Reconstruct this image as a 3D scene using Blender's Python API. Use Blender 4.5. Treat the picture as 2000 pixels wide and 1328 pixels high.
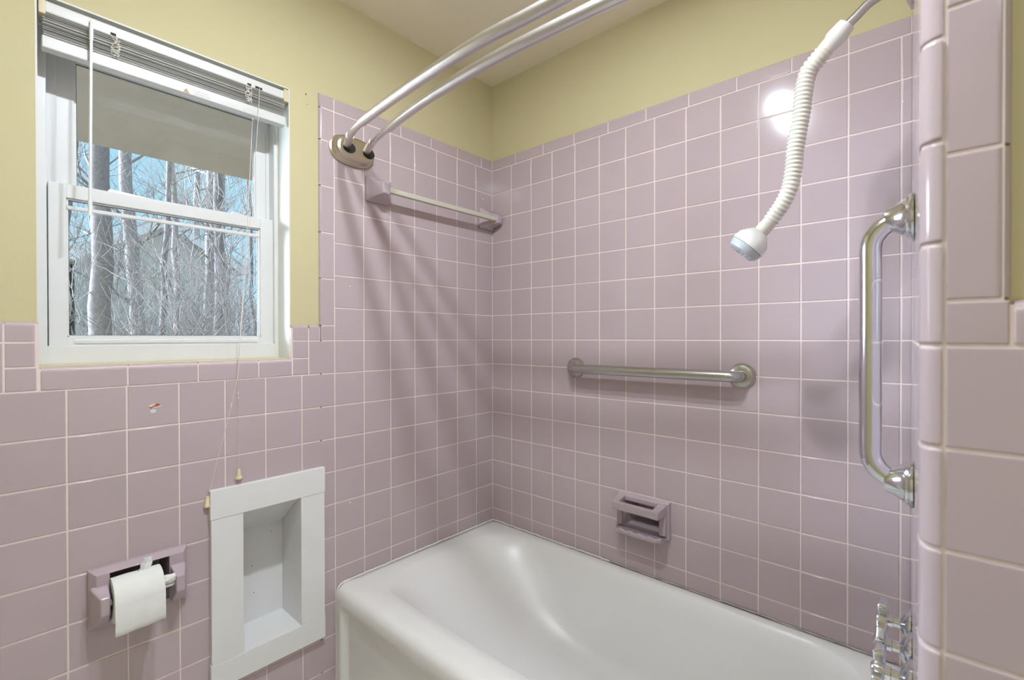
import bpy, math, random
from mathutils import Vector, Matrix

# ------------------------------------------------------------------ clear
for o in list(bpy.data.objects):
    bpy.data.objects.remove(o)
scene = bpy.context.scene
COL = scene.collection
random.seed(7)

# All lengths below are in tile pitches (one wall tile = 0.11 m); z=0 is the grout row at
# eye height.  W() turns them into metres with the floor at 0.
T = 0.11
Z0 = 11.14
def W(x, y, z): return Vector((x * T, y * T, (z + Z0) * T))

# ------------------------------------------------------------------ camera
cam_d = bpy.data.cameras.new('camera'); cam = bpy.data.objects.new('camera', cam_d)
COL.objects.link(cam); scene.camera = cam
yaw, pitch, roll = 2.2993, -0.0054, -0.0016
f = Vector((math.cos(pitch) * math.cos(yaw), math.cos(pitch) * math.sin(yaw), math.sin(pitch)))
r = Vector((math.sin(yaw), -math.cos(yaw), 0)); u = r.cross(f)
c_, s_ = math.cos(roll), math.sin(roll)
R_, U_ = c_ * r + s_ * u, -s_ * r + c_ * u
M = Matrix((R_, U_, -f)).transposed().to_4x4(); M.translation = W(13.6395, -14.0633, 0.086)
cam.matrix_world = M
cam_d.sensor_width = 36; cam_d.lens = 917.29 / 2000 * 36
cam_d.clip_start = 0.02; cam_d.clip_end = 200
cam_d.dof.use_dof = True; cam_d.dof.focus_distance = 1.9; cam_d.dof.aperture_fstop = 4.2

# ------------------------------------------------------------------ sky, sun, exposure
world = bpy.data.worlds.new('sky'); scene.world = world; world.use_nodes = True
nt = world.node_tree; nt.nodes.clear()
out = nt.nodes.new('ShaderNodeOutputWorld'); bg = nt.nodes.new('ShaderNodeBackground')
tc = nt.nodes.new('ShaderNodeTexCoord'); sp = nt.nodes.new('ShaderNodeSeparateXYZ')
cr = nt.nodes.new('ShaderNodeValToRGB')
nt.links.new(tc.outputs['Generated'], sp.inputs[0]); nt.links.new(sp.outputs['Z'], cr.inputs[0])
nt.links.new(cr.outputs[0], bg.inputs[0]); nt.links.new(bg.outputs[0], out.inputs[0])
cr.color_ramp.elements[0].position = 0.0; cr.color_ramp.elements[0].color = (0.40, 0.66, 0.79, 1)
cr.color_ramp.elements[1].position = 0.9; cr.color_ramp.elements[1].color = (0.36, 0.62, 0.90, 1)
bg.inputs[1].default_value = 1.2
# added bright lobe in the unseen sky, more daylight onto the right tile corner
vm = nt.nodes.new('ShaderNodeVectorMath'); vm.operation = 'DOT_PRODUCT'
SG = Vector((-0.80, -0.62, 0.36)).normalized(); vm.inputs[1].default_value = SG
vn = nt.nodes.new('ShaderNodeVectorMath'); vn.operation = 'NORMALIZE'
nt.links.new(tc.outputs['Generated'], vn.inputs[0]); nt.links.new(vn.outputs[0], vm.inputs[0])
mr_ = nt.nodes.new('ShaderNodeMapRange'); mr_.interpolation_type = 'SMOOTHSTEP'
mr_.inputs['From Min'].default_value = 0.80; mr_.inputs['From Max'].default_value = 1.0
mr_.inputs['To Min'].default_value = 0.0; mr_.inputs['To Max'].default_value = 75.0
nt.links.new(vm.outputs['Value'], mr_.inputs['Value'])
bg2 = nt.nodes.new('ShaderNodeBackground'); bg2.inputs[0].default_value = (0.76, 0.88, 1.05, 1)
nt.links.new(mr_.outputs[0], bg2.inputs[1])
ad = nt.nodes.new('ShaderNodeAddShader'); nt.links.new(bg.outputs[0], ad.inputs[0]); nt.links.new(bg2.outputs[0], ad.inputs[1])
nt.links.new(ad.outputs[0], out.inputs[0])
sun_d = bpy.data.lights.new('sun', 'SUN'); sun = bpy.data.objects.new('sun', sun_d); COL.objects.link(sun)
sun_d.energy = 1.7; sun_d.angle = 0.01; sun_d.color = (1, 0.95, 0.88)
sun.rotation_euler = Vector((-0.10, 0.80, -0.60)).to_track_quat('-Z', 'Y').to_euler()
scene.view_settings.view_transform = 'Standard'; scene.view_settings.look = 'None'
scene.view_settings.gamma = 1; scene.view_settings.use_curve_mapping = False
scene.view_settings.exposure = 0.17
BULB = 1290.0

# ------------------------------------------------------------------ materials
def mat(name, col, rough=0.5, metal=0.0, noise=0.0, nscale=20, bump=0.0, bscale=60, spec=0.5, coat=0.0,
        island=0.0, col2=None, emit=None, aniso=0.0):
    m = bpy.data.materials.new(name); m.use_nodes = True
    t = m.node_tree; b = t.nodes['Principled BSDF']
    b.inputs['Base Color'].default_value = (*col, 1); b.inputs['Roughness'].default_value = rough
    b.inputs['Metallic'].default_value = metal; b.inputs['Specular IOR Level'].default_value = spec
    b.inputs['Coat Weight'].default_value = coat
    if aniso: b.inputs['Anisotropic'].default_value = aniso
    co = t.nodes.new('ShaderNodeTexCoord')
    last = None
    if noise > 0:
        n = t.nodes.new('ShaderNodeTexNoise'); n.inputs['Scale'].default_value = nscale
        n.inputs['Detail'].default_value = 5
        t.links.new(co.outputs['Object'], n.inputs['Vector'])
        mx = t.nodes.new('ShaderNodeMixRGB')
        c2 = col2 or tuple(min(1, c * (1 - noise)) for c in col)
        c1 = col if col2 else tuple(min(1, c * (1 + noise)) for c in col)
        mx.inputs[1].default_value = (*c1, 1); mx.inputs[2].default_value = (*c2, 1)
        t.links.new(n.outputs['Fac'], mx.inputs[0]); last = mx.outputs[0]
    if island > 0:
        g = t.nodes.new('ShaderNodeNewGeometry'); mr = t.nodes.new('ShaderNodeMapRange')
        mr.inputs['To Min'].default_value = 1 - island; mr.inputs['To Max'].default_value = 1 + island
        t.links.new(g.outputs['Random Per Island'], mr.inputs['Value'])
        hs = t.nodes.new('ShaderNodeHueSaturation')
        if last: t.links.new(last, hs.inputs['Color'])
        else: hs.inputs['Color'].default_value = (*col, 1)
        t.links.new(mr.outputs[0], hs.inputs['Value']); last = hs.outputs[0]
    if last: t.links.new(last, b.inputs['Base Color'])
    if bump > 0:
        n2 = t.nodes.new('ShaderNodeTexNoise'); n2.inputs['Scale'].default_value = bscale
        n2.inputs['Detail'].default_value = 4
        t.links.new(co.outputs['Object'], n2.inputs['Vector'])
        bp = t.nodes.new('ShaderNodeBump'); bp.inputs['Strength'].default_value = bump
        bp.inputs['Distance'].default_value = 0.002
        t.links.new(n2.outputs['Fac'], bp.inputs['Height']); t.links.new(bp.outputs[0], b.inputs['Normal'])
    if emit:
        b.inputs['Emission Color'].default_value = (*emit[0], 1); b.inputs['Emission Strength'].default_value = emit[1]
    return m

TILE = mat('mauve_glaze', (0.47, 0.383, 0.397), 0.10, noise=0.03, nscale=9, bump=0.03, bscale=14, island=0.02)
CERAM = mat('mauve_ceramic', (0.46, 0.37, 0.405), 0.14, noise=0.03, nscale=30, bump=0.04, bscale=25)
CERAM_D = mat('mauve_bisque', (0.43, 0.35, 0.375), 0.35, noise=0.05, nscale=60)
GROUT = mat('grout', (0.74, 0.62, 0.58), 0.8, noise=0.07, nscale=25)
PAINT = mat('yellow_paint', (0.565, 0.505, 0.305), 0.85, noise=0.025, nscale=7, bump=0.12, bscale=160, spec=0.25)
REVEAL = mat('cream_reveal_paint', (0.68, 0.67, 0.61), 0.45, noise=0.03, nscale=20)
CEIL = mat('ceiling_paint', (0.85, 0.78, 0.62), 0.7, noise=0.02, nscale=5, bump=0.05, bscale=120)
VINYL = mat('white_vinyl', (0.69, 0.69, 0.68), 0.35, noise=0.015, nscale=12)
GASKET = mat('dark_gasket', (0.10, 0.10, 0.10), 0.6, noise=0.1, nscale=30)
BLIND = mat('blind_slat', (0.58, 0.57, 0.53), 0.4, noise=0.03, nscale=10)
BLINDW = mat('blind_rail', (0.64, 0.64, 0.62), 0.35, noise=0.02, nscale=10)
YELLOWED = mat('yellowed_plastic', (0.62, 0.55, 0.36), 0.4, noise=0.06, nscale=60)
CORD = mat('cord', (0.70, 0.61, 0.54), 0.8, noise=0.1, nscale=200)
CORDW = mat('ladder_cord', (0.72, 0.69, 0.62), 0.8, noise=0.05, nscale=200)
TASSEL = mat('cream_tassel', (0.70, 0.58, 0.38), 0.5, noise=0.08, nscale=90)
PORC = mat('porcelain_enamel', (0.72, 0.71, 0.68), 0.33, noise=0.025, nscale=6, bump=0.03, bscale=8)
WOODW = mat('white_painted_wood', (0.74, 0.735, 0.725), 0.45, noise=0.03, nscale=14, bump=0.15, bscale=90)
PAPER = mat('tissue', (0.76, 0.76, 0.73), 0.9, noise=0.02, nscale=40, bump=0.25, bscale=260)
CHROME = mat('chrome', (0.72, 0.74, 0.78), 0.10, 1.0, noise=0.06, nscale=20)
STEEL = mat('brushed_steel', (0.50, 0.485, 0.47), 0.27, 1.0, noise=0.05, nscale=60)
NICKEL = mat('satin_nickel', (0.62, 0.55, 0.44), 0.33, 1.0, noise=0.04, nscale=40)
ROD = mat('satin_aluminium', (0.72, 0.70, 0.70), 0.30, 1.0, noise=0.02, nscale=20)
HOSE = mat('cream_plastic', (0.66, 0.63, 0.55), 0.35, noise=0.03, nscale=40)
HEADW = mat('white_plastic', (0.66, 0.65, 0.61), 0.25, noise=0.02, nscale=20)
GREYP = mat('grey_plastic', (0.42, 0.44, 0.45), 0.35, noise=0.05, nscale=60)
BLACK = mat('black_hole', (0.012, 0.011, 0.01), 0.7, noise=0.1, nscale=30)
BAR = mat('ivory_towel_bar', (0.56, 0.54, 0.45), 0.35, noise=0.03, nscale=20)
FLOOR = mat('floor_tile', (0.70, 0.68, 0.64), 0.4, noise=0.1, nscale=10)
CAULK = mat('caulk', (0.72, 0.66, 0.58), 0.7, noise=0.3, nscale=30, col2=(0.16, 0.12, 0.11))
CAULKW = mat('white_caulk', (0.74, 0.71, 0.64), 0.6, noise=0.08, nscale=60)
CHIPR = mat('chipped_clay', (0.55, 0.13, 0.05), 0.8, noise=0.3, nscale=300)
CHIPW = mat('chipped_bisque', (0.62, 0.60, 0.60), 0.8, noise=0.1, nscale=300)
INK = mat('label_ink', (0.30, 0.27, 0.25), 0.7, noise=0.1, nscale=300)
INKL = mat('label_small_print', (0.58, 0.57, 0.55), 0.7, noise=0.1, nscale=300)
ORANGE = mat('label_orange', (0.48, 0.28, 0.16), 0.7, noise=0.1, nscale=300)
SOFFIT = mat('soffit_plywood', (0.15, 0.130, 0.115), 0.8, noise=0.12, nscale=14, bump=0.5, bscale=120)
BARK = mat('grey_bark', (0.19, 0.17, 0.175), 0.95, noise=0.6, nscale=50, bump=1.0, bscale=60)
BARK2 = mat('pale_bark', (0.27, 0.25, 0.25), 0.95, noise=0.6, nscale=45, bump=0.8, bscale=50)
TWIG = mat('twig_bark', (0.20, 0.175, 0.165), 0.85, noise=0.4, nscale=5)
ROOF = mat('roof_shingle', (0.50, 0.47, 0.45), 0.9, noise=0.15, nscale=8)
FASCIA = mat('fascia_board', (0.70, 0.70, 0.70), 0.6, noise=0.05, nscale=8)
WINDK = mat('far_window_glass', (0.16, 0.20, 0.22), 0.15, noise=0.2, nscale=2)
GROUND = mat('leaf_litter', (0.42, 0.36, 0.29), 0.95, noise=0.35, nscale=3)
LEAF = mat('dead_leaf', (0.14, 0.10, 0.08), 0.9, noise=0.3, nscale=30)

def siding(name, col):
    m = mat(name, col, 0.7); t = m.node_tree; b = t.nodes['Principled BSDF']
    co = t.nodes.new('ShaderNodeTexCoord'); w = t.nodes.new('ShaderNodeTexWave')
    w.wave_type = 'BANDS'; w.bands_direction = 'Z'; w.wave_profile = 'SAW'; w.inputs['Scale'].default_value = 2.2
    t.links.new(co.outputs['Object'], w.inputs['Vector'])
    bp = t.nodes.new('ShaderNodeBump'); bp.inputs['Strength'].default_value = 0.6; bp.inputs['Distance'].default_value = 0.02
    t.links.new(w.outputs['Fac'], bp.inputs['Height']); t.links.new(bp.outputs[0], b.inputs['Normal'])
    return m
SIDING = siding('beige_siding', (0.58, 0.56, 0.53)); SIDING2 = siding('green_grey_siding', (0.42, 0.46, 0.46))

GLASS = bpy.data.materials.new('window_glass'); GLASS.use_nodes = True
t = GLASS.node_tree; t.nodes.clear()
o_ = t.nodes.new('ShaderNodeOutputMaterial'); mx = t.nodes.new('ShaderNodeMixShader')
tr = t.nodes.new('ShaderNodeBsdfTransparent'); gl = t.nodes.new('ShaderNodeBsdfGlossy'); fr = t.nodes.new('ShaderNodeFresnel')
tr.inputs[0].default_value = (0.93, 0.95, 0.95, 1); gl.inputs['Roughness'].default_value = 0.03; fr.inputs[0].default_value = 1.45
t.links.new(fr.outputs[0], mx.inputs[0]); t.links.new(tr.outputs[0], mx.inputs[1]); t.links.new(gl.outputs[0], mx.inputs[2])
t.links.new(mx.outputs[0], o_.inputs[0])
WAND = mat('clear_wand', (0.80, 0.81, 0.82), 0.2, noise=0.02, nscale=30)
FILL_PANEL = mat('fill_panel_glow', (1, 1, 1), 0.4, emit=((0.88, 0.95, 1.04), 5.0))  # glow of the added fill panel
BULBM = mat('bulb_glass', (1, 1, 1), 0.3, emit=((0.88, 0.95, 1.04), BULB))

# ------------------------------------------------------------------ mesh helpers
class G:
    def __init__(s): s.v = []; s.f = []; s.m = []; s.k = 0
    def add(s, vs, fs, k=None):
        n = len(s.v); s.v += [tuple(p) for p in vs]
        for q in fs: s.f.append(tuple(i + n for i in q)); s.m.append(s.k if k is None else k)
    def box(s, x0, x1, y0, y1, z0, z1, k=None):
        if x0 > x1: x0, x1 = x1, x0
        if y0 > y1: y0, y1 = y1, y0
        if z0 > z1: z0, z1 = z1, z0
        s.add([(x, y, z) for x in (x0, x1) for y in (y0, y1) for z in (z0, z1)],
              [(0, 1, 3, 2), (4, 6, 7, 5), (0, 4, 5, 1), (2, 3, 7, 6), (0, 2, 6, 4), (1, 5, 7, 3)], k)
    def hexa(s, a, b, k=None):      # two matching quads a, b -> closed solid
        s.add(list(a) + list(b), [(3, 2, 1, 0), (4, 5, 6, 7)] + [(i, (i + 1) % 4, 4 + (i + 1) % 4, 4 + i) for i in range(4)], k)
    def loft(s, rings, close=True, cap0=True, cap1=True, k=None):
        n = len(rings[0]); vs = [p for rg in rings for p in rg]; fs = []
        for a in range(len(rings) - 1):
            for i in range(n if close else n - 1):
                j = (i + 1) % n
                fs.append((a * n + i, a * n + j, (a + 1) * n + j, (a + 1) * n + i))
        if cap0: fs.append(tuple(range(n))[::-1])
        if cap1: fs.append(tuple((len(rings) - 1) * n + i for i in range(n)))
        s.add(vs, fs, k)
    def tube(s, pts, rad, n=16, caps=True, k=None):
        pts = [Vector(p) for p in pts]
        if not isinstance(rad, (list, tuple)): rad = [rad] * len(pts)
        up = None; rings = []
        for i, p in enumerate(pts):
            d = (pts[min(i + 1, len(pts) - 1)] - pts[max(i - 1, 0)]).normalized()
            if up is None:
                up = Vector((0, 0, 1)) if abs(d.z) < 0.9 else Vector((1, 0, 0))
            a = d.cross(up)
            if a.length < 1e-5: a = d.cross(Vector((0.3, 1, 0.2)))
            a.normalize(); b = a.cross(d).normalized(); up = b
            rings.append([p + rad[i] * (a * math.cos(2 * math.pi * q / n) + b * math.sin(2 * math.pi * q / n)) for q in range(n)])
        s.loft(rings, True, caps, caps, k)
    def lathe(s, o, ax, prof, n=32, k=None, sx=1.0, sz=1.0):   # prof: (distance along axis, radius)
        o = Vector(o); ax = Vector(ax).normalized()
        up = Vector((0, 0, 1)) if abs(ax.z) < 0.9 else Vector((1, 0, 0))
        a = ax.cross(up).normalized(); b = a.cross(ax).normalized()
        rings = [[o + ax * d + rr * (a * sx * math.cos(2 * math.pi * q / n) + b * sz * math.sin(2 * math.pi * q / n)) for q in range(n)] for d, rr in prof]
        s.loft(rings, True, True, True, k)

def put(name, g, mats, parent=None, bev=0.0, smooth=True, base=None, seg=2, kind=None, wn=True, ang=40, flatn=False):
    """link a G as one mesh object; vertices kept relative to parent's base (or own base)"""
    if not isinstance(mats, (list, tuple)): mats = [mats]
    if parent is not None: b = Vector(parent['_b'])
    else:
        if base is None:
            xs = [p[0] for p in g.v]; ys = [p[1] for p in g.v]; zs = [p[2] for p in g.v]
            base = ((min(xs) + max(xs)) / 2, (min(ys) + max(ys)) / 2, min(zs))
        b = W(*base)
    me = bpy.data.meshes.new(name)
    me.from_pydata([W(*p) - b for p in g.v], [], g.f)
    for m in mats: me.materials.append(m)
    me.polygons.foreach_set('material_index', g.m)
    me.validate(); me.update()
    import bmesh
    bm = bmesh.new(); bm.from_mesh(me)
    if len(bm.faces) < 150000: bmesh.ops.recalc_face_normals(bm, faces=bm.faces)
    bm.to_mesh(me); bm.free()
    if smooth: me.polygons.foreach_set('use_smooth', [True] * len(me.polygons))
    o = bpy.data.objects.new(name, me); COL.objects.link(o)
    if parent is not None: o.parent = parent
    else: o.location = b
    o['_b'] = list(b)
    if smooth and not bev and ang: me.set_sharp_from_angle(angle=math.radians(ang))
    if bev:
        md = o.modifiers.new('bevel', 'BEVEL'); md.width = bev * T; md.segments = seg; md.limit_method = 'ANGLE'
        md.angle_limit = math.radians(35)
        if wn:
            w = o.modifiers.new('wn', 'WEIGHTED_NORMAL'); w.keep_sharp = False
    if flatn:
        w = o.modifiers.new('wn', 'WEIGHTED_NORMAL'); w.keep_sharp = True; w.weight = 100
    if kind: o['kind'] = kind
    return o
def empty(name, base):
    o = bpy.data.objects.new(name, None); COL.objects.link(o); b = W(*base); o.location = b; o['_b'] = list(b)
    o.empty_display_size = 0.05
    return o
def tag(o, label, cat, group=None, kind=None):
    o['label'] = label; o['category'] = cat
    if group: o['group'] = group
    if kind: o['kind'] = kind
    return o

def subtract(rects, holes):
    for h in holes:
        o = []
        for (a0, a1, b0, b1) in rects:
            if h[1] <= a0 + 1e-6 or h[0] >= a1 - 1e-6 or h[3] <= b0 + 1e-6 or h[2] >= b1 - 1e-6:
                o.append((a0, a1, b0, b1)); continue
            if h[2] > b0: o.append((a0, a1, b0, h[2]))
            if h[3] < b1: o.append((a0, a1, h[3], b1))
            c0, c1 = max(b0, h[2]), min(b1, h[3])
            if h[0] > a0: o.append((a0, h[0], c0, c1))
            if h[1] < a1: o.append((h[1], a1, c0, c1))
        rects = o
    return [q for q in rects if q[1] - q[0] > 0.02 and q[3] - q[2] > 0.02]

GAP = 0.016; DEP = 0.03
def prof(lo, hi, big_lo, big_hi, rad):
    small = [(0.0, -DEP), (0.0, -0.014), (0.005, -0.005), (0.015, 0.0)]
    big = [(0.0, -0.085)] + [(rad * (1 - math.cos(a)), -rad * (1 - math.sin(a))) for a in [math.pi / 2 * i / 6 for i in range(7)]]
    L = [(lo + p, h) for p, h in (big if big_lo else small)]
    Hh = [(hi - p, h) for p, h in (big if big_hi else small)][::-1]
    return L + Hh
def tile(g, fn, u0, u1, v0, v1, round_='', rad=0.085, k=None, tilt=True, holes=()):
    """fn(u, v, h) -> world; round_ letters L R B T give bullnose edges"""
    a0 = u0 + (0 if 'L' in round_ else GAP); a1 = u1 - (0 if 'R' in round_ else GAP)
    b0 = v0 + (0 if 'B' in round_ else GAP); b1 = v1 - (0 if 'T' in round_ else GAP)
    if a1 - a0 < 0.04 or b1 - b0 < 0.04: return
    P = prof(a0, a1, 'L' in round_, 'R' in round_, min(rad, (a1 - a0) * .4)); Q = prof(b0, b1, 'B' in round_, 'T' in round_, min(rad, (b1 - b0) * .4))
    for hh in holes:
        for q in hh[:2]:
            if a0 + .02 < q < a1 - .02: P.append((q, 0.0))
        for q in hh[2:]:
            if b0 + .02 < q < b1 - .02: Q.append((q, 0.0))
    P.sort(key=lambda p: p[0]); Q.sort(key=lambda p: p[0])
    tu, tv, th = (random.uniform(-1, 1) * .0025, random.uniform(-1, 1) * .0025, random.uniform(-1, 0) * .003) if tilt else (0, 0, 0)
    vs = []; nq = len(Q)
    for pu, hu in P:
        for qv, hv in Q:
            h = min(hu, hv) + th + tu * (pu - (a0 + a1) / 2) + tv * (qv - (b0 + b1) / 2)
            vs.append(fn(pu, qv, h))
    fs = [(i * nq + j, (i + 1) * nq + j, (i + 1) * nq + j + 1, i * nq + j + 1) for i in range(len(P) - 1) for j in range(nq - 1)
          if not any(hh[0] < (P[i][0] + P[i + 1][0]) / 2 < hh[1] and hh[2] < (Q[j][0] + Q[j + 1][0]) / 2 < hh[3] for hh in holes)]
    g.add(vs, fs, k)

fA = lambda a, b, h: (h, a, b)
fB = lambda a, b, h: (a, -h, b)

CZ = 10.55; FZ = -Z0; RX = 27.0; FY = -24.0
WIN = (-13.34, -8.25, -0.5, 7.2)
NI = (-9.58, -8.04, -8.21, -4.5)
TPH = (-12.62, -10.82, -6.24, -4.95)
SD = (5.90, 7.66, -6.18, -5.02)

# ------------------------------------------------------------------ left wall (window wall)
slab = subtract([(FY, 1.6, FZ, CZ)], [WIN, (NI[0] - .1, NI[1] + .1, NI[2] - .1, NI[3] + .1), (TPH[0] + .1, TPH[1] - .1, TPH[2] + .1, TPH[3] - .1)])
g = G()
for a0, a1, b0, b1 in slab: g.box(-1.7, -0.09, a0, a1, b0, b1)
wl = put('wall_left', g, PAINT, smooth=False, base=(0, -11, FZ), kind='structure')
g = G()   # painted reveal lining
g.box(-1.62, -0.085, WIN[1] - 0.012, WIN[1] + .02, WIN[2], WIN[3]); g.box(-1.62, -0.085, WIN[0] - .02, WIN[0] + 0.012, WIN[2], WIN[3])
g.box(-1.62, -0.085, WIN[0], WIN[1], WIN[3] - 0.012, WIN[3] + .02)
put('reveal', g, REVEAL, wl, smooth=False)
zones = [(-7.40, 0.0, FZ, 7.42), (FY, -7.40, FZ, -1.0), (FY, -13.34, -1.0, 0.42), (-8.25, -7.40, -1.0, 0.42), (-13.34, -8.25, -1.0, -.55)]
g = G()
for z in subtract(zones, [(NI[0] - .05, NI[1] + .05, NI[2] - .05, NI[3] + .05), (TPH[0] + .1, TPH[1] - .1, TPH[2] + .1, TPH[3] - .1)]):
    m0 = .05 if abs(z[0] + 7.40) < .01 and z[3] > 1 else 0
    g.box(-0.088, -0.014, z[0] + m0, z[1], z[2], z[3] - (.05 if z[3] in (7.42, 0.42) else 0))
put('grout_bed', g, GROUT, wl, smooth=False)
g = G()
cols = [0.0] + [-(i + 0.9333) for i in range(7)]
holesA = [(NI[0] - .1, NI[1] + .1, NI[2] - .1, NI[3] + .1), (TPH[0] + .1, TPH[1] - .1, TPH[2] + .1, TPH[3] - .1)]
def rowsA(c0, c1, z0, z1):
    tile(g, fA, c0, c1, z0, z1, holes=holesA)
for i in range(7):
    for j in range(-8, 7): rowsA(cols[i + 1], cols[i], j, j + 1)
for j in range(-12, -8):
    for i in range(7): rowsA(cols[i + 1], cols[i], max(j, FZ), j + 1)
lowc = [cols[7]] + [-(7.945 + i * 0.997) for i in range(16)]
for i in range(16):
    for j in range(-12, -1): rowsA(lowc[i + 1], lowc[i], max(j, FZ), j + 1)
# border tiles
bu = [0, -.42, -1.83, -3.24, -4.65, -6.06, -6.93]
bu = [0, -.62, -1.90, -3.18, -4.50, -5.88, -6.93]
for a, b in zip(bu[1:], bu): tile(g, fA, a, b, 7.0, 7.42, 'T')
tile(g, fA, -7.40, -6.93, 7.0, 7.42, 'TL')
zs = [0.46, 1.87, 3.26, 4.66, 6.04, 7.0]
for a, b in zip(zs, zs[1:]): tile(g, fA, -7.40, -6.93, a, b, 'L')
tile(g, fA, -7.74, -6.93, -1, 0)
tile(g, fA, -7.40, -6.93, 0, .46)
tile(g, fA, -7.74, -7.40, 0, .46, 'T'); tile(g, fA, -8.25, -7.74, 0, .46, 'TL', .1)
tile(g, fA, -8.25, -7.74, -.51, 0, 'L', .1); tile(g, fA, -8.21, -7.74, -1, -.51)
tile(g, fA, -13.83, -13.34, 0, .42, 'TR', .1); tile(g, fA, -13.83, -13.34, -.51, 0, 'R', .1); tile(g, fA, -13.83, -13.36, -1, -.51)
for i in range(8):
    a = -13.83 - i * 1.43
    tile(g, fA, a - 1.43, a, 0, .42, 'T')
for i in range(12):
    a = -13.83 - i; tile(g, fA, a - 1, a, -1, 0)
put('tiles', g, TILE, wl, ang=50, flatn=True)
# sill bullnose tiles: top going back to the window frame, rounded nose, short face
g = G()
for a, b in [(-13.33, -11.91), (-11.91, -10.53), (-10.53, -9.115), (-9.115, -8.22)]:
    rr = .13; ys = [a + GAP, a + GAP + .012, b - GAP - .012, b - GAP]; off = [-.014, 0, 0, -.014]
    rings = []
    for y, o in zip(ys, off):
        P = [(-.9, -.5 + o), (-rr, -.505 + o)] + [(-rr + (rr + o) * math.sin(t_), -.505 - rr + (rr + o) * math.cos(t_)) for t_ in [math.pi / 2 * q / 8 for q in range(1, 9)]]
        P += [(o, -.985), (o - .02, -.985), (-.2, -.985), (-.9, -.985)]
        rings.append([(x, y, z) for x, z in P])
    g.loft(rings)
put('sill_tiles', g, TILE, wl, ang=50, flatn=True)
g = G()   # chip in the glaze
cy, cz = -11.43, -1.50
g.tube([(-.004, cy - .10, cz - .03), (-.001, cy - .06, cz - .045), (-.001, cy, cz - .01), (-.001, cy + .06, cz + .02), (-.001, cy + .12, cz + .01)], [.005, .016, .014, .034, .012], 8, k=0)
g.lathe((-.012, cy + .02, cz - .01), (1, 0, 0), [(0, .09), (.0105, .085), (.0125, .06)], 12, k=1, sx=1.4, sz=.55)
g.lathe((-.012, cy - .02, cz - .13), (1, 0, 0), [(0, .06), (.012, .05), (.0125, .03)], 10, k=1, sx=1.2, sz=.9)
put('glaze_chip', g, [CHIPR, CHIPW], wl)
for yy, zz, rr in [(-6.42, 1.70, .022), (-6.45, -5.1, .03), (-.55, 5.72, .03)]:
    g = G(); g.lathe((-.004, yy, zz), (1, 0, 0), [(0, rr), (.006, rr * .8), (.0065, rr * .3)], 8, sx=1.3, sz=.8); put('white_speck', g, CAULKW, wl)
for yy, zz, rr in [(-7.76, 7.243, .022), (-7.73, 6.96, .012)]:
    g = G(); g.lathe((-.12, yy, zz), (1, 0, 0), [(0, rr), (.034, rr), (.034, rr * .5)], 12)
    put('screw_hole', g, BLACK, wl)

# ------------------------------------------------------------------ back wall
g = G()
for a0, a1, b0, b1 in subtract([(-1.7, RX, FZ, CZ)], [(SD[0] + .1, SD[1] - .1, SD[2] + .1, SD[3] - .1)]): g.box(a0, a1, .09, 1.6, b0, b1)
wb = put('wall_back', g, PAINT, smooth=False, base=(6.7, 0, FZ), kind='structure')
g = G()
for a0, a1, b0, b1 in subtract([(-.09, 13.45, FZ, 7.37)], [(SD[0] + .1, SD[1] - .1, SD[2] + .1, SD[3] - .1)]): g.box(a0, a1, .014, .088, b0, b1)
put('grout_bed', g, GROUT, wb, smooth=False)
g = G()
cB = [0.0, 0.965] + [i + 0.1186 + 0 for i in range(2, 14)]
cB[1] = 1.06; cB[2] = 2.09; cB[3] = 3.10
cB.append(13.32)
for i in range(len(cB) - 1):
    for j in range(-9, 7):
        tile(g, fB, cB[i], cB[i + 1], j, j + 1, holes=[(SD[0] + .1, SD[1] - .1, SD[2] + .1, SD[3] - .1)])
bx = [0, 1.27, 2.67, 4.07, 5.46, 6.83, 8.2, 9.55, 10.9, 12.12, 13.30]
for a, b in zip(bx, bx[1:]): tile(g, fB, a, b, 7.0, 7.42, 'T')
put('tiles', g, TILE, wb, ang=50, flatn=True)

# ------------------------------------------------------------------ right partition: tub-end face + face toward the room
KX = (13.545 - 13.299) / 7.8
def wcx(y): return 13.299 - KX * y
DY = -7.85
g = G()
g.hexa([(wcx(0) + .09, .09, FZ), (16.2, .09, FZ), (16.2, DY + .09, FZ), (wcx(DY) + .09, DY + .09, FZ)],
       [(wcx(0) + .09, .09, CZ), (16.2, .09, CZ), (16.2, DY + .09, CZ), (wcx(DY) + .09, DY + .09, CZ)])
g.box(16.1, RX, DY + .09, .09, FZ, CZ)
wr = put('wall_right', g, PAINT, smooth=False, base=(15, -4, FZ), kind='structure')
fC = lambda a, b, h: (wcx(a) - h, a, b)
fD = lambda a, b, h: (a, DY - h, b)
g = G()
g.hexa([(wcx(.05) + .014, .05, FZ), (wcx(.05) + .088, .05, FZ), (wcx(-7.55) + .09, -7.55, FZ), (wcx(-7.55) + .014, -7.55, FZ)],
       [(wcx(.05) + .014, .05, 7.37), (wcx(.05) + .088, .05, 7.37), (wcx(-7.55) + .09, -7.55, 7.37), (wcx(-7.55) + .014, -7.55, 7.37)])
g.box(13.70, 14.14, DY + .014, DY + .089, FZ, 7.37); g.box(14.14, RX, DY + .014, DY + .089, FZ, .38)
rq = .17
P = [(13.74, DY + .2), (13.74, DY + .016)] + [(wcx(DY) + rq - (rq - .018) * math.sin(t_), DY + rq - (rq - .018) * math.cos(t_)) for t_ in [math.pi / 2 * q / 10 for q in range(11)]] + [(wcx(-7.4) + .018, -7.4), (wcx(-7.4) + .15, -7.4)]
g.loft([[(x, y, FZ) for x, y in P], [(x, y, 7.37) for x, y in P]])
put('grout_bed', g, GROUT, wr, smooth=False)
g = G()
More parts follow.
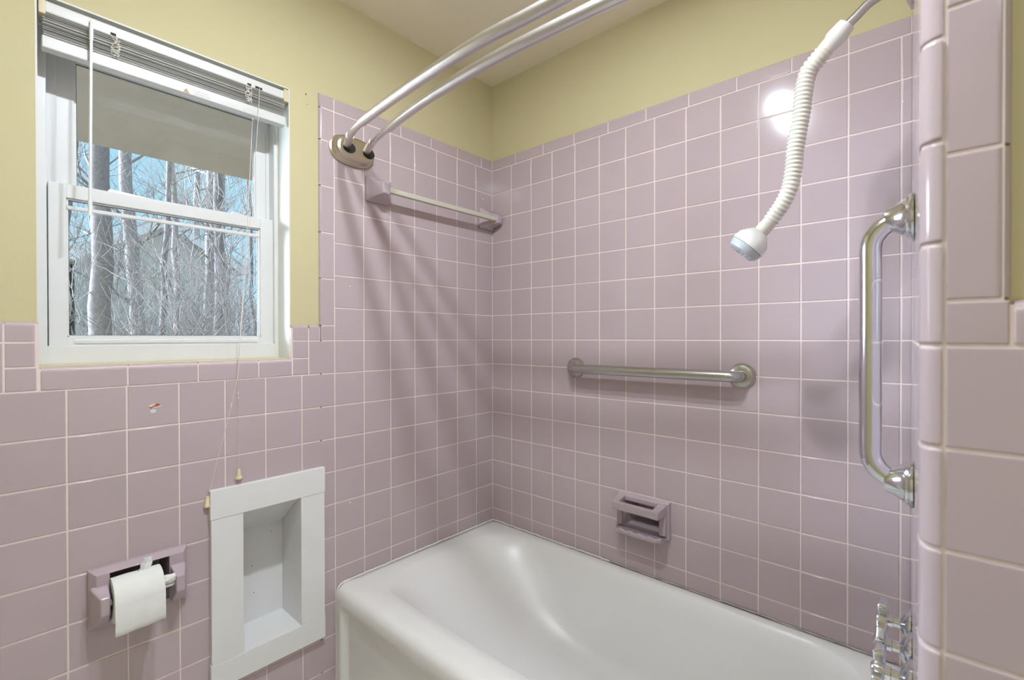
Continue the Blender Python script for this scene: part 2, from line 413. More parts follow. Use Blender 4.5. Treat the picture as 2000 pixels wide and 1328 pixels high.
cC = [0, -.75, -1.75, -2.75, -3.75, -4.75, -5.75, -6.75, -7.5]
for i in range(8):
    for j in range(-9, 7): tile(g, fC, cC[i + 1], cC[i], j, j + 1)
for a, b in zip([-7.5, -6.1, -4.7, -3.3, -1.9, -.5], [-6.1, -4.7, -3.3, -1.9, -.5, 0]): tile(g, fC, a, b, 7, 7.42, 'T')
# corner bullnose column
cx0 = wcx(DY); rc = .17
for j in range(-12, 8):
    z0, z1 = max(j, FZ) + GAP, min(j + 1, 7.42) - GAP
    if z1 < z0: continue
    o0, o1 = random.uniform(-.008, .004), random.uniform(-.004, .004)
    rings = []
    for z, ins in ((z0, .014), (z0 + .012, .003), (z0 + .03, 0), (z1 - .03, 0), (z1 - .012, .003), (z1, .014)):
        P = [(13.733 - GAP, DY + .03), (13.733 - GAP, DY + .012 + ins), (13.733 - GAP - .015, DY + ins + o0)]
        P += [(cx0 + rc - (rc - ins) * math.sin(t_) + o1, DY + rc - (rc - ins) * math.cos(t_) + o0) for t_ in [math.pi / 2 * q / 10 for q in range(11)]]
        P += [(wcx(-7.5) + ins, -7.5 - GAP), (wcx(-7.5) + .05, -7.5 - GAP)]
        rings.append([(x, y, z) for x, y in P])
    g.loft(rings)
# face toward the room
zt = [.433, 1.85, 3.26, 4.67, 6.08, 7.42]
for a, b in zip(zt, zt[1:]): tile(g, fD, 13.733, 14.19, a, b, 'R' + ('T' if b > 7.3 else ''), .11)
tile(g, fD, 13.733, 14.19, 0, .433)
for i in range(9):
    a = 14.19 + i * 1.43; tile(g, fD, a, a + 1.43, 0, .43, 'T', .13)
for i in range(13):
    for j in range(-12, 0): tile(g, fD, 13.733 + i, 14.733 + i, max(j, FZ), j + 1)
put('tiles', g, TILE, wr, ang=50, flatn=True)

# ------------------------------------------------------------------ rest of the room shell
g = G(); g.box(-1.7, RX + 1, FY - 1, 1.6, CZ, CZ + 1); put('ceiling', g, CEIL, smooth=False, kind='structure')
g = G(); g.box(-1.7, RX + 1, FY - 1, 1.6, FZ - 1, FZ); put('floor', g, FLOOR, smooth=False, kind='structure')
g = G(); g.box(-1.7, RX + 1, FY - 1, FY, FZ, CZ); put('wall_front', g, PAINT, smooth=False, kind='structure')
g = G(); g.box(RX, RX + 1, FY, 1.6, FZ, CZ); put('wall_side', g, PAINT, smooth=False, kind='structure')

# ------------------------------------------------------------------ window
g = G(); fx0, fx1 = -1.66, -0.86
y0, y1, z0, z1 = WIN[0] + .015, WIN[1] - .015, -.5, WIN[3] - .015
g.box(fx0, fx1, y0, y0 + .17, z0, z1); g.box(fx0, fx1, y1 - .10, y1, z0, z1)
g.box(fx0, fx1, y0, y1, z1 - .17, z1); g.box(fx0, fx1, y0 + .16, y1 - .09, z0, -.085)
g.box(fx0, -1.24, y0 + .16, y0 + .36, -.1, z1 - .16); g.box(fx0, -1.22, y1 - .19, y1 - .09, -.1, z1 - .16)
w1 = put('window_1', g, VINYL, bev=.012, base=(-1.2, -10.8, -.5), kind='structure')
def sash(name, ya, yb, za, zb, ga, gb, gza, gzb, xa, xb, stile):
    g = G()
    g.box(xa, xb, ya, ga, za, zb); g.box(xa, xb, gb, yb, za, zb); g.box(xa, xb, ga - .01, gb + .01, za, gza); g.box(xa, xb, ga - .01, gb + .01, gzb, zb)
    s = put(name, g, VINYL, w1, bev=.015)
    g = G(); xm = (xa + xb) / 2; d = .035
    for (p0, p1, q0, q1) in ((ga - .02, ga + d, gza, gzb), (gb - d, gb + .02, gza, gzb), (ga, gb, gza, gza + d), (ga, gb, gzb - d, gzb)):
        g.box(xm - .02, xb - .05, p0, p1, q0, q1)
    put('glazing_bead', g, VINYL, s, bev=.008)
    g = G(); d2 = d + .012
    for (p0, p1, q0, q1) in ((ga, ga + d2, gza, gzb), (gb - d2, gb, gza, gzb), (ga, gb, gza, gza + d2), (ga, gb, gzb - d2, gzb)):
        g.box(xm - .015, xm + .035, p0, p1, q0, q1)
    put('gasket', g, GASKET, s, smooth=False)
    g = G(); g.box(xm - .03, xm, ga - .01, gb + .01, gza - .01, gzb + .01)
    put('pane', g, GLASS, s, smooth=False)
    return s
sash('upper_sash', -12.98, -8.36, 3.35, 6.98, -12.66, -8.72, 3.55, 6.56, -1.50, -1.26, 0)
ls = sash('lower_sash', -13.13, -8.34, -.09, 3.58, -12.83, -8.71, .11, 3.27, -1.22, -.97, 0)
g = G(); g.box(-1.1, -.99, -12.82, -8.72, 3.02, 3.10); put('glazing_bead', g, VINYL, ls, bev=.008)
for a, b in ((-12.12, -11.15), (-9.45, -8.95)):
    g = G(); g.hexa([(-1.2, a, 3.575), (-.99, a, 3.575), (-.99, b, 3.575), (-1.2, b, 3.575)], [(-1.2, a + .05, 3.66), (-1.0, a + .05, 3.65), (-1.0, b - .25, 3.60), (-1.2, b - .25, 3.62)])
    put('tilt_latch', g, VINYL, ls, bev=.01)
g = G(); g.box(-1.0, -.945, -12.72, -8.8, -.045, .06); put('lift_rail', g, VINYL, ls, bev=.02)
g = G(); g.box(-.93, -.86, WIN[0] + .02, WIN[1] - .01, -.505, -.475); g.box(-.9, -.855, WIN[1] - .05, WIN[1] - .008, -.5, 5.9)
put('caulk', g, CAULKW, w1, bev=.01)

# ------------------------------------------------------------------ venetian blind drawn up
bl = empty('venetian_blind', (-.23, -10.8, 6.1))
tag(bl, 'white mini venetian blind drawn up in the top of the window opening', 'blind')
g = G(); g.box(-.36, -.08, -13.27, -8.33, 6.86, 7.10); hr = put('headrail', g, BLINDW, bl, bev=.03, seg=3)
for yy, w in ((-12.12, .05), (-9.30, .05), (-9.06, .09)):
    g = G(); g.box(-.085, -.0785, yy - w, yy + w, 6.88, 6.94); put('cord_slot', g, BLACK, hr, smooth=False)
for a, b in ((-13.31, -13.2), (-8.40, -8.265)):
    g = G(); g.box(-.39, -.055, a, b, 6.80, 7.15); put('end_bracket', g, YELLOWED, bl, bev=.015)
g = G(); rs = random.Random(3); z = 6.39
for i in range(17):
    gapz = rs.choice([.012, .018, .018, .05]); z += gapz
    tl = rs.uniform(-.012, .012); xx = -.115 + rs.uniform(-.012, .006)
    rings = []
    for y in (-13.24, -8.36):
        yy = y + rs.uniform(-.015, .015)
        rings.append([(xx - .23, yy, z + tl), (xx - .115, yy, z + .012), (xx, yy, z - tl), (xx, yy, z - tl - .005), (xx - .115, yy, z + .006), (xx - .23, yy, z + tl - .005)])
    g.loft(rings)
    if z > 6.83: break
put('slats', g, BLIND, bl)
g = G(); g.box(-.35, -.10, -13.26, -8.34, 6.13, 6.38); br = put('bottom_rail', g, BLINDW, bl, bev=.02, seg=3)
def wiggle(name, y0, seed):
    rs = random.Random(seed); g = G()
    for k in range(5):
        pts = [(-.075 + rs.uniform(-.02, .02), y0 + rs.uniform(-.09, .09), 6.87 - i * .045 + rs.uniform(-.02, .02)) for i in range(11)]
        sm = []
        for i in range(len(pts) - 1):
            for q in range(4):
                t_ = q / 4; t_ = t_ * t_ * (3 - 2 * t_)
                sm.append(tuple(a + (b - a) * t_ for a, b in zip(pts[i], pts[i + 1])))
        g.tube(sm, .0065, 5)
    put(name, g, CORDW, bl)
wiggle('ladder_cord', -12.08, 1); wiggle('ladder_cord', -9.31, 2)
# warning label on the bottom rail
def text(body, size, y, z, x, m, parent, name):
    cu = bpy.data.curves.new('t', 'FONT'); cu.body = body; cu.size = size * T; cu.extrude = .0001
    ob = bpy.data.objects.new('t', cu); COL.objects.link(ob)
    dg = bpy.context.evaluated_depsgraph_get(); me = bpy.data.meshes.new_from_object(ob.evaluated_get(dg))
    bpy.data.objects.remove(ob)
    for v in me.vertices:
        p = v.co.copy(); v.co = Vector((p.z, p.x, p.y)) + W(x, y, z) - Vector(parent['_b'])
    me.materials.clear(); me.materials.append(m)
    o = bpy.data.objects.new(name, me); COL.objects.link(o); o.parent = parent; o['_b'] = list(parent['_b'])
    return o
lx = -.0985
g = G(); zc = 6.20
def strip(y0, y1, z0, z1, k): g.add([(lx, y0, z0), (lx, y1, z0), (lx, y1, z1), (lx, y0, z1)], [(0, 1, 2, 3)], k)
g.add([(lx, -10.80, 6.15), (lx, -10.66, 6.15), (lx, -10.73, 6.26)], [(0, 1, 2)], 0)
for i in range(3): strip(-10.60, -10.18 - .03 * i, 6.205 - .022 * i, 6.213 - .022 * i, 1)
for (a, b) in ((-10.08, -9.55), (-9.45, -8.9)):
    for i in range(4): strip(a, b - .05 * (i % 2), 6.235 - .024 * i, 6.243 - .024 * i, 2)
put('label_print', g, [ORANGE, INK, INKL], br, smooth=False)
text('WARNING', .07, -10.60, 6.23, lx, INK, br, 'label_lettering')
g = G(); g.tube([(-.02, -12.50, 7.0), (-.01, -12.50, 6.78)], .022, 10); put('wand_hook', g, WAND, bl)
g = G(); g.tube([(.005, -12.50, 6.80), (.0, -12.54, 2.80)], .028, 6); g.tube([(.0, -12.536, 3.1), (.0, -12.54, 2.74)], .036, 10)
g.tube([(.005, -12.50, 6.84), (.005, -12.502, 6.55)], .037, 10)
put('tilt_wand', g, WAND, bl)
cordp = [(-.05, -9.05, 6.92), (.0, -9.106, 6.04), (.02, -9.22, 4.6), (.02, -9.349, 3.03), (.02, -9.574, .125), (.045, -9.626, -.56), (.03, -9.653, -.94), (.02, -9.642, -1.36), (.02, -9.638, -2.4), (.02, -9.638, -3.40)]
g = G(); g.tube(cordp, .0065, 6); g.lathe((.02, -9.642, -1.32), (0, 0, -1), [(0, .01), (.03, .022), (.07, .022), (.1, .01)], 8)
g.lathe((.02, -9.645, -1.46), (0, 0, -1), [(0, .01), (.02, .018), (.05, .018), (.07, .008)], 8)
lc = put('lift_cord', g, CORD, bl)
g = G(); g.lathe((.03, -9.638, -3.36), (0, 0, -1), [(0, .03), (.02, .04), (.2, .062), (.22, .085), (.27, .085), (.275, .04)], 14); put('tassel', g, TASSEL, lc)
g = G(); g.tube([(.01, -9.25, 6.0), (.02, -9.40, 3.03), (.03, -9.59, .1), (.05, -9.64, -.56), (.035, -9.67, -1.0), (.02, -9.801, -1.652), (.02, -9.935, -2.235), (.02, -10.12, -2.98), (.03, -10.34, -3.94)], .008, 6)
g.lathe((.02, -9.795, -1.62), (-.0, -.2, -1), [(0, .01), (.02, .02), (.07, .02), (.09, .01)], 8)
lc = put('lift_cord', g, CORD, bl)
g = G(); g.lathe((.04, -10.355, -3.90), (.05, -.05, -1), [(0, .03), (.02, .04), (.2, .058), (.22, .078), (.27, .078), (.275, .04)], 14); put('tassel', g, TASSEL, lc)

# ------------------------------------------------------------------ wall niche with white wooden frame
ni = empty('wall_niche', (.0, -8.82, -8.85))
tag(ni, 'white painted wooden recessed niche low on the wall beside the tub', 'niche')
g = G(); ox0, ox1, oz0, oz1 = -10.33, -7.34, -8.85, -3.77
g.box(.003, .16, ox0, ox1, NI[3] - .01, oz1); put('top_board', g, WOODW, ni, bev=.012, smooth=False)
g = G(); g.box(.003, .155, ox0 - .0, ox1 - .0, oz0, NI[2] + .01); put('bottom_board', g, WOODW, ni, bev=.012, smooth=False)
g = G(); g.box(.003, .15, ox0 + .02, NI[0] + .01, NI[2] + .012, NI[3] - .012); put('stile', g, WOODW, ni, bev=.008, smooth=False)
g = G(); g.box(.003, .15, NI[1] - .01, ox1 - .015, NI[2] + .012, NI[3] - .012); put('stile', g, WOODW, ni, bev=.008, smooth=False)
g = G(); bk = -1.2; th = .08; zb = -5.50
g.box(bk, .02, NI[0] - th, NI[0], NI[2] - th, NI[3] + th); g.box(bk, .02, NI[1], NI[1] + th, NI[2] - th, NI[3] + th)
g.box(bk, .02, NI[0], NI[1], NI[2] - th, NI[2]); g.box(bk - th, bk, NI[0] - th, NI[1] + th, NI[2] - th, NI[3] + th)
g.hexa([(.02, NI[0], NI[3]), (.02, NI[1], NI[3]), (.02, NI[1], NI[3] + th), (.02, NI[0], NI[3] + th)], [(bk, NI[0], zb), (bk, NI[1], zb), (bk, NI[1], zb + th), (bk, NI[0], zb + th)])
put('box', g, WOODW, ni, smooth=False)
for yy, zz in ((-8.35, -5.75), (-8.9, -6.6), (-8.85, -7.4)):
    g = G(); g.lathe((bk - .01, yy, zz), (1, 0, 0), [(0, .014), (.013, .014), (.016, .006)], 8); put('nail_head', g, BLACK, ni)

# ------------------------------------------------------------------ recessed toilet paper holder + roll
tp = empty('toilet_paper_holder', (0, -11.72, -6.24))
tag(tp, 'mauve ceramic toilet paper holder recessed in the wall under the window', 'toilet paper holder')
g = G(); a0, a1, b0, b1 = TPH; i0, i1, j0, j1 = -12.28, -11.20, -6.05, -5.06
def ringr(x, a0, a1, b0, b1): return [(x, a0, b0), (x, a1, b0), (x, a1, b1), (x, a0, b1)]
R0 = [ringr(-.08, a0, a1, b0, b1), ringr(.10, a0, a1, b0, b1), ringr(.24, a0 + .12, a1 - .10, b0 + .12, b1 - .10), ringr(.24, i0, i1, j0, j1), ringr(-.75, i0, i1, j0, j1)]
g.loft(R0, True, False, True)
put('housing', g, CERAM, tp, bev=.03, seg=3)
for (b0_, b1_, f0_, f1_) in ((-12.60, -12.29, -12.48, -12.32), (-11.19, -10.89, -11.15, -10.98)):
    g = G()
    g.loft([[(.18, b0_, -6.15), (.18, b1_, -6.15), (.18, b1_, -5.28), (.18, b0_, -5.28)], [(.32, b0_ + .01, -6.12), (.32, b1_ - .01, -6.12), (.32, b1_ - .01, -5.31), (.32, b0_ + .01, -5.31)],
            [(.62, f0_, -5.80), (.62, f1_, -5.80), (.62, f1_, -5.43), (.62, f0_, -5.43)]])
    put('post', g, CERAM, tp, bev=.03, seg=3)
cx, cz_ = .40, -5.62
g = G(); g.tube([(cx + .02, -12.33, cz_), (cx + .02, -11.16, cz_)], .085, 12); put('roller', g, CHROME, tp)
ro = empty('toilet_paper_roll', (cx, -11.9, cz_ - .42))
tag(ro, 'partly used white toilet paper roll hanging in the mauve wall holder', 'toilet paper')
g = G(); RO = .47; yA, yB = -12.27, -11.40
prof_ = [(0, .17), (0, RO - .02), (.01, RO), (yB - yA - .01, RO), (yB - yA, RO - .02), (yB - yA, .17)]
n = 48; rings = []
for d, rr in prof_: rings.append([(cx + rr * math.sin(2 * math.pi * q / n), yA + d, cz_ + rr * math.cos(2 * math.pi * q / n)) for q in range(n)])
rings.append(rings[0]); g.loft(rings, True, False, False)
put('roll', g, PAPER, ro)
# hanging sheet: over the top, hanging down the front
g = G(); n = 26; path = []
for q in range(15): a = math.radians(-35 + q * 9.2); path.append((cx + (RO + .012) * math.sin(a), cz_ + (RO + .012) * math.cos(a)))
path += [(cx + .50, cz_ - .12), (cx + .51, cz_ - .30), (cx + .50, cz_ - .46), (cx + .485, cz_ - .58)]
rings = []
for k, (x, z) in enumerate(path):
    row = []
    for q in range(n):
        y = yA - .01 + (yB - yA + .0) * q / (n - 1); cur = .01 * math.sin(q * .55 + k * .3)
        row.append((x + cur, y, z + (.03 * (q / (n - 1)) if k > 16 else 0)))
    rings.append(row)
back = [[(x - .008, y, z - .008) for x, y, z in rw] for rw in rings]
vs = [p for rw in rings for p in rw] + [p for rw in back for p in rw]; NR = len(rings); fs = []
for a in range(NR - 1):
    for q in range(n - 1):
        fs.append((a * n + q, a * n + q + 1, (a + 1) * n + q + 1, (a + 1) * n + q))
        fs.append((NR * n + a * n + q, NR * n + (a + 1) * n + q, NR * n + (a + 1) * n + q + 1, NR * n + a * n + q + 1))
for q in range(n - 1):
    fs.append((q, NR * n + q, NR * n + q + 1, q + 1)); e = (NR - 1) * n; fs.append((e + q, e + q + 1, NR * n + e + q + 1, NR * n + e + q))
for a in range(NR - 1):
    fs.append((a * n, (a + 1) * n, NR * n + (a + 1) * n, NR * n + a * n)); fs.append((a * n + n - 1, NR * n + a * n + n - 1, NR * n + (a + 1) * n + n - 1, (a + 1) * n + n - 1))
g.add(vs, fs); put('loose_sheet', g, PAPER, ro)
# crumpled torn tab standing up behind the roll's right end
g = G(); rings = []
for k in range(7):
    t_ = k / 6; yc = -11.72 + .10 * t_; w = .22 - .06 * t_ + .03 * math.sin(k * 2.1)
    rings.append([(cx + .02 - .10 * t_ + .035 * math.sin(q * 1.9 + k), yc + w * (q / 9 - .5), cz_ + RO - .04 + .26 * t_ + .02 * math.sin(q * 2.3 + k)) for q in range(10)]
                 + [(cx - .02 - .10 * t_ + .035 * math.sin(q * 1.9 + k), yc + w * (q / 9 - .5), cz_ + RO - .04 + .26 * t_ + .02 * math.sin(q * 2.3 + k)) for q in range(9, -1, -1)])
g.loft(rings); put('torn_tab', g, PAPER, ro)
g = G(); rings = []
for k in range(6):
    t_ = k / 5; rr = .10 - .02 * t_
    rings.append([(cx + .10 + rr * .9 * (1 + .18 * math.sin(q * 3 + k)) * math.cos(2 * math.pi * q / 14), yB - .05 + .30 * t_, cz_ + .13 + .02 * t_ + rr * (1 + .18 * math.sin(q * 3 + k)) * math.sin(2 * math.pi * q / 14)) for q in range(14)])
g.loft(rings); put('tissue_twist', g, PAPER, ro)

# ------------------------------------------------------------------ towel bar
tb = empty('towel_bar', (0, -2.9, 4.5))
tag(tb, 'ivory square towel bar between mauve ceramic brackets under the curtain rods', 'towel bar')
for (ya, yb, pa, pb) in ((-5.89, -4.98, -5.62, -5.38), (-.80, -.02, -.36, -.12)):
    g = G()
    g.loft([ringr(0, ya, yb, 4.50, 5.32), ringr(.10, ya, yb, 4.50, 5.32), ringr(.16, ya + .06, yb - .06, 4.56, 5.26), ringr(.30, pa - .13, min(pb + .14, yb - .02), 4.62, 5.14),
            ringr(.62, pa - .02, pb + .02, 4.68, 5.04), ringr(.66, pa, pb, 4.70, 5.02)])
    put('bracket', g, CERAM, tb, bev=.03, seg=3)
g = G(); g.box(.47, .63, -5.40, -.34, 4.76, 4.92); put('bar', g, BAR, tb, bev=.015)

# ------------------------------------------------------------------ double curved shower curtain rod
cr_ = empty('shower_curtain_rod', (6.8, -7.0, 5.5))
tag(cr_, 'double curved satin metal shower curtain rod spanning above the tub', 'curtain rod')
def stadium(x, cy, cz, hw, hh, n=48):
    o = []
    for q in range(n):
        a = 2 * math.pi * q / n; c, s = math.cos(a), math.sin(a)
        o.append((x, cy + hw * math.copysign(abs(c) ** .82, c), cz + hh * math.copysign(abs(s) ** .9, s)))
    return o
for side in (0, 1):
    X = (lambda d: d) if side == 0 else (lambda d: 13.50 - d)
    g = G(); cy, cz = -6.36, 5.93
    g.loft([stadium(X(0), cy, cz, .76, .46), stadium(X(.06), cy, cz, .76, .46), stadium(X(.09), cy, cz, .71, .42), stadium(X(.13), cy, cz, .70, .41), stadium(X(.17), cy, cz, .67, .385),
            stadium(X(.24), cy, cz, .66, .375), stadium(X(.30), cy, cz, .62, .34), stadium(X(.33), cy, cz, .55, .28)])
    fl = put('wall_flange', g, NICKEL, cr_, ang=20)
    for yy in (-6.66, -6.0):
        g = G(); g.lathe((X(.325), yy + .05, 5.91), (1 if side == 0 else -1, 0, 0), [(0, .165), (.012, .165), (.012, .05)], 28, sx=1.25)
        put('rod_hole', g, BLACK, fl)
def spl(P, n=10):
    o = []
    P = [Vector(p) for p in P]
    for i in range(len(P) - 1):
        a, b, c, d = P[max(i - 1, 0)], P[i], P[i + 1], P[min(i + 2, len(P) - 1)]
        for q in range(n):
            t_ = q / n
            o.append(.5 * ((2 * b) + (c - a) * t_ + (2 * a - 5 * b + 4 * c - d) * t_ * t_ + (3 * b - a - 3 * c + d) * t_ ** 3))
    o.append(P[-1]); return o
zr = 5.98
rodA = [(.26, -6.66), (1.0, -6.96), (1.9, -7.18), (3.6, -7.34), (5.4, -7.45), (7.0, -7.48), (8.3, -7.40), (9.6, -7.33), (11.6, -7.18), (12.5, -6.96), (13.2, -6.66)]
rodB = [(.26, -6.0), (.9, -6.22), (1.75, -6.42), (3.8, -6.73), (5.6, -6.86), (7.1, -6.88), (8.45, -6.82), (9.8, -6.72), (11.75, -6.42), (12.6, -6.22), (13.2, -6.0)]
for P, c1, c2 in ((rodA, .92, 2.05), (rodB, 1.0, 2.35)):
    S = spl([(x, y, zr if .6 < x < 12.9 else zr - .03) for x, y in P], 12)
    end1 = [p for p in S if p.x <= c1]; mid1 = [p for p in S if c1 <= p.x <= c2]
    cen = [p for p in S if c2 <= p.x <= 13.5 - c2]
    mid2 = [p for p in S if 13.5 - c2 <= p.x <= 13.5 - c1]; end2 = [p for p in S if p.x >= 13.5 - c1]
    def ext(L, d0=0, d1=0):
        L = list(L)
        if d0: L = [L[0] - (L[1] - L[0]).normalized() * d0] + L
        if d1: L = L + [L[-1] + (L[-1] - L[-2]).normalized() * d1]
        return L
    g = G(); L = ext(cen, .12, .12); g.tube(L, .128, 24); rd = put('rod', g, ROD, cr_)
    for L in (ext(mid1, .15, .25), ext(mid2, .25, .15)):
        g = G(); g.tube(L, .098, 24); put('inner_tube', g, ROD, rd)
    for L in (ext(end1, 0, .1), ext(end2, .1, 0)):
        g = G(); g.tube(L, .112, 24); put('end_sleeve', g, ROD, rd)

# ------------------------------------------------------------------ grab bars
def flange(g, o, ax, r0, s=1.0):
    g.lathe(o, ax, [(0, r0), (.03, r0), (.05, r0 * .97), (.055, r0 * .90), (.075, r0 * .86), (.09, r0 * .84), (.11, r0 * .70), (.12, r0 * .56), (.13, r0 * .45)], 40)
gb = empty('grab_bar', (6.95, 0, -1.4))
tag(gb, 'short horizontal brushed steel grab bar on the long tiled wall above the tub', 'grab bar')
xa, xb, zg, off = 4.16, 9.70, -1.0, .46
S = [(xa, -.06, zg)] + [(xa + .28 * (1 - math.cos(a)), -(off - .28) - .28 * math.sin(a), zg) for a in [math.pi / 2 * q / 8 for q in range(9)]]
S += [(xb - .28 + .28 * math.sin(a), -(off - .28) - .28 * math.cos(a), zg) for a in [math.pi / 2 * q / 8 for q in range(9)]] + [(xb, -.06, zg)]
g = G(); g.tube(S, .158, 28); put('bar', g, STEEL, gb)
for x in (xa, xb):
    g = G(); flange(g, (x, -.0, zg), (0, -1, 0), .36); put('flange', g, STEEL, gb, ang=30)
gv = empty('grab_bar', (13.4, -4.8, -2.5))
tag(gv, 'vertical polished steel grab bar on the tub end wall at the right', 'grab bar')
yv, zt_, zb_ = -4.8, 1.88, -2.12; wx = wcx(yv); o = .52; rr = .42
S = [(wx - .15, yv, zt_)] + [(wx - (o - rr) - rr * math.sin(a), yv, zt_ - rr * (1 - math.cos(a))) for a in [math.pi / 2 * q / 10 for q in range(11)]]
S += [(wx - (o - rr) - rr * math.cos(a), yv, zb_ + rr * (1 - math.sin(a))) for a in [math.pi / 2 * q / 10 for q in range(11)]] + [(wx - .15, yv, zb_)]
g = G(); g.tube(S, .148, 32); put('bar', g, CHROME, gv)
for z, sg in ((zt_, 1), (zb_, -1)):
    g = G(); g.lathe((wx, yv, z), (-1, 0, 0), [(0, .36), (.03, .36), (.05, .34), (.06, .325), (.09, .32), (.10, .30), (.14, .27), (.22, .21), (.30, .18), (.34, .17), (.34, .1)], 40)
    put('flange', g, CHROME, gv, ang=30)

# ------------------------------------------------------------------ soap dish with grab rail
sd = empty('soap_dish', (6.78, 0, -6.18))
tag(sd, 'mauve ceramic soap dish with grab rail set in the tiled wall above the tub rim', 'soap dish')
x0, x1, z0, z1 = SD
def rB(y, a0, a1, b0, b1): return [(a0, -y, b0), (a1, -y, b0), (a1, -y, b1), (a0, -y, b1)]
g = G()
g.loft([rB(-.06, x0, x1, z0, z1), rB(.12, x0, x1, z0, z1), rB(.20, x0 + .06, x1 - .06, z0 + .06, z1 - .06), rB(.20, 6.17, 7.38, -6.05, -5.22), rB(-.75, 6.20, 7.35, -6.03, -5.24)], True, False, True)
put('housing', g, CERAM_D, sd, bev=.02, seg=2, smooth=False)
g = G()   # rail: two arms and a front bar
g.hexa([(x0 + .04, -.16, -5.42), (x0 + .30, -.16, -5.42), (x0 + .30, -.16, z1 - .03), (x0 + .04, -.16, z1 - .03)], [(x0 + .10, -.72, -5.40), (x0 + .32, -.72, -5.40), (x0 + .32, -.72, -5.16), (x0 + .10, -.72, -5.16)])
g.hexa([(x1 - .32, -.16, -5.42), (x1 - .04, -.16, -5.42), (x1 - .04, -.16, z1 - .03), (x1 - .32, -.16, z1 - .03)], [(x1 - .32, -.72, -5.42), (x1 - .10, -.72, -5.42), (x1 - .10, -.72, -5.16), (x1 - .32, -.72, -5.16)])
g.box(x0 + .10, x1 - .10, -.74, -.56, -5.40, -5.16)
put('grab_rail', g, CERAM_D, sd, bev=.035, seg=3)
g = G(); n = 21; rings = []   # scalloped tray
for q in range(n):
    x = x0 + .06 + (x1 - x0 - .12) * q / (n - 1); sc = .03 * math.cos(q * math.pi / 2.0) * (0 if q in (0, n - 1) else 1)
    ft = .70 if 1 < q < n - 2 else .60
    rings.append([(x, -.10, -6.14), (x, -ft + .1, -6.17), (x, -ft, -6.12), (x, -ft, -6.03 + sc), (x, -ft + .06, -5.99 + sc), (x, -.35, -6.06 + sc * .5), (x, -.10, -6.06)])
g.loft(rings); put('tray', g, CERAM_D, sd, bev=.012)
g = G(); g2 = G()
g.hexa([(x1 - .26, -.16, -6.05), (x1 - .04, -.16, -6.05), (x1 - .04, -.16, -5.35), (x1 - .26, -.16, -5.35)], [(x1 - .26, -.34, -6.0), (x1 - .06, -.34, -6.0), (x1 - .06, -.30, -5.40), (x1 - .26, -.30, -5.40)])
g2.hexa([(x0 + .04, -.16, -6.05), (x0 + .26, -.16, -6.05), (x0 + .26, -.16, -5.35), (x0 + .04, -.16, -5.35)], [(x0 + .06, -.34, -6.0), (x0 + .26, -.34, -6.0), (x0 + .26, -.30, -5.40), (x0 + .06, -.30, -5.40)])
put('side_cheek', g, CERAM_D, sd, bev=.03); put('side_cheek', g2, CERAM_D, sd, bev=.03)

# ------------------------------------------------------------------ shower arm, flexible extension, head
sh = empty('flexible_shower', (12.4, -2.9, 2.0))
tag(sh, 'white shower head hanging from a cream corrugated flexible arm', 'shower')
SY = -2.9
g = G(); S = spl([(wcx(-3.0) + .02, SY, 6.30), (13.1, SY, 6.48), (12.95, SY, 6.47), (12.75, SY, 6.40), (12.55, SY, 6.24), (12.32, SY, 6.06)], 8)
g.tube(S, .085, 18); g.lathe((wcx(-3.0), SY, 6.30), (-1, 0, 0), [(0, .28), (.04, .27), (.1, .12), (.1, .08)], 28)
put('shower_arm', g, STEEL, sh)
d = Vector((-.19, 0, -.20)).normalized(); o0 = Vector((12.40, SY, 6.15))
g = G(); g.lathe(o0, d, [(0, .10), (0, .155), (.06, .165), (.28, .19), (.34, .165), (.42, .15), (.45, .10)], 28)
put('swivel_nut', g, HEADW, sh, ang=30)
hp = [(12.13, 5.88), (12.02, 5.76), (11.88, 5.62), (11.77, 5.48), (11.71, 5.28), (11.675, 5.0), (11.645, 4.68), (11.59, 4.32), (11.53, 3.92), (11.505, 3.56), (11.44, 3.20), (11.31, 2.90), (11.15, 2.66), (11.00, 2.46)]
S = spl([(x, SY, z) for x, z in hp], 60)
L = [0]
for a, b in zip(S, S[1:]): L.append(L[-1] + (b - a).length)
g = G(); pts = []; rad = []; N = 520
import bisect
for k in range(N + 1):
    s = L[-1] * k / N; i = min(bisect.bisect_left(L, s), len(S) - 1); pts.append(S[i] if i == 0 else S[i - 1].lerp(S[i], (s - L[i - 1]) / max(1e-9, L[i] - L[i - 1])))
    ribs = .014 * math.sin(2 * math.pi * s / .084) if .12 < s < L[-1] - .12 else -.004
    rad.append(.150 + ribs + (.012 * (1 - s / L[-1])))
g.tube(pts, rad, 24)
put('flexible_arm', g, HOSE, sh, ang=None)
d = Vector((-.40, -.10, -.46)).normalized(); o0 = Vector((11.02, SY, 2.49))
g = G(); g.lathe(o0, d, [(0, .13), (.02, .155), (.14, .15), (.20, .145), (.21, .10)], 28); put('collar', g, HOSE, sh)
g = G(); g.lathe(o0 + d * .20, d, [(0, .16), (.01, .19), (.10, .27), (.20, .345), (.32, .37), (.38, .365), (.39, .30)], 36); hd = put('head', g, HEADW, sh, ang=35)
g = G(); g.lathe(o0 + d * .58, d, [(0, .30), (.01, .352), (.06, .350), (.15, .315), (.17, .28), (.175, .25)], 36, k=0)
a_ = d.cross(Vector((0, 0, 1))).normalized(); b_ = a_.cross(d)
put('spray_face', g, GREYP, hd, ang=35)
g = G()
for q in range(22):
    a = 2 * math.pi * q / 22; p = o0 + d * .745 + .25 * (a_ * math.cos(a) + b_ * math.sin(a)); g.lathe(p, d, [(0, .013), (.03, .012), (.035, .006)], 8)
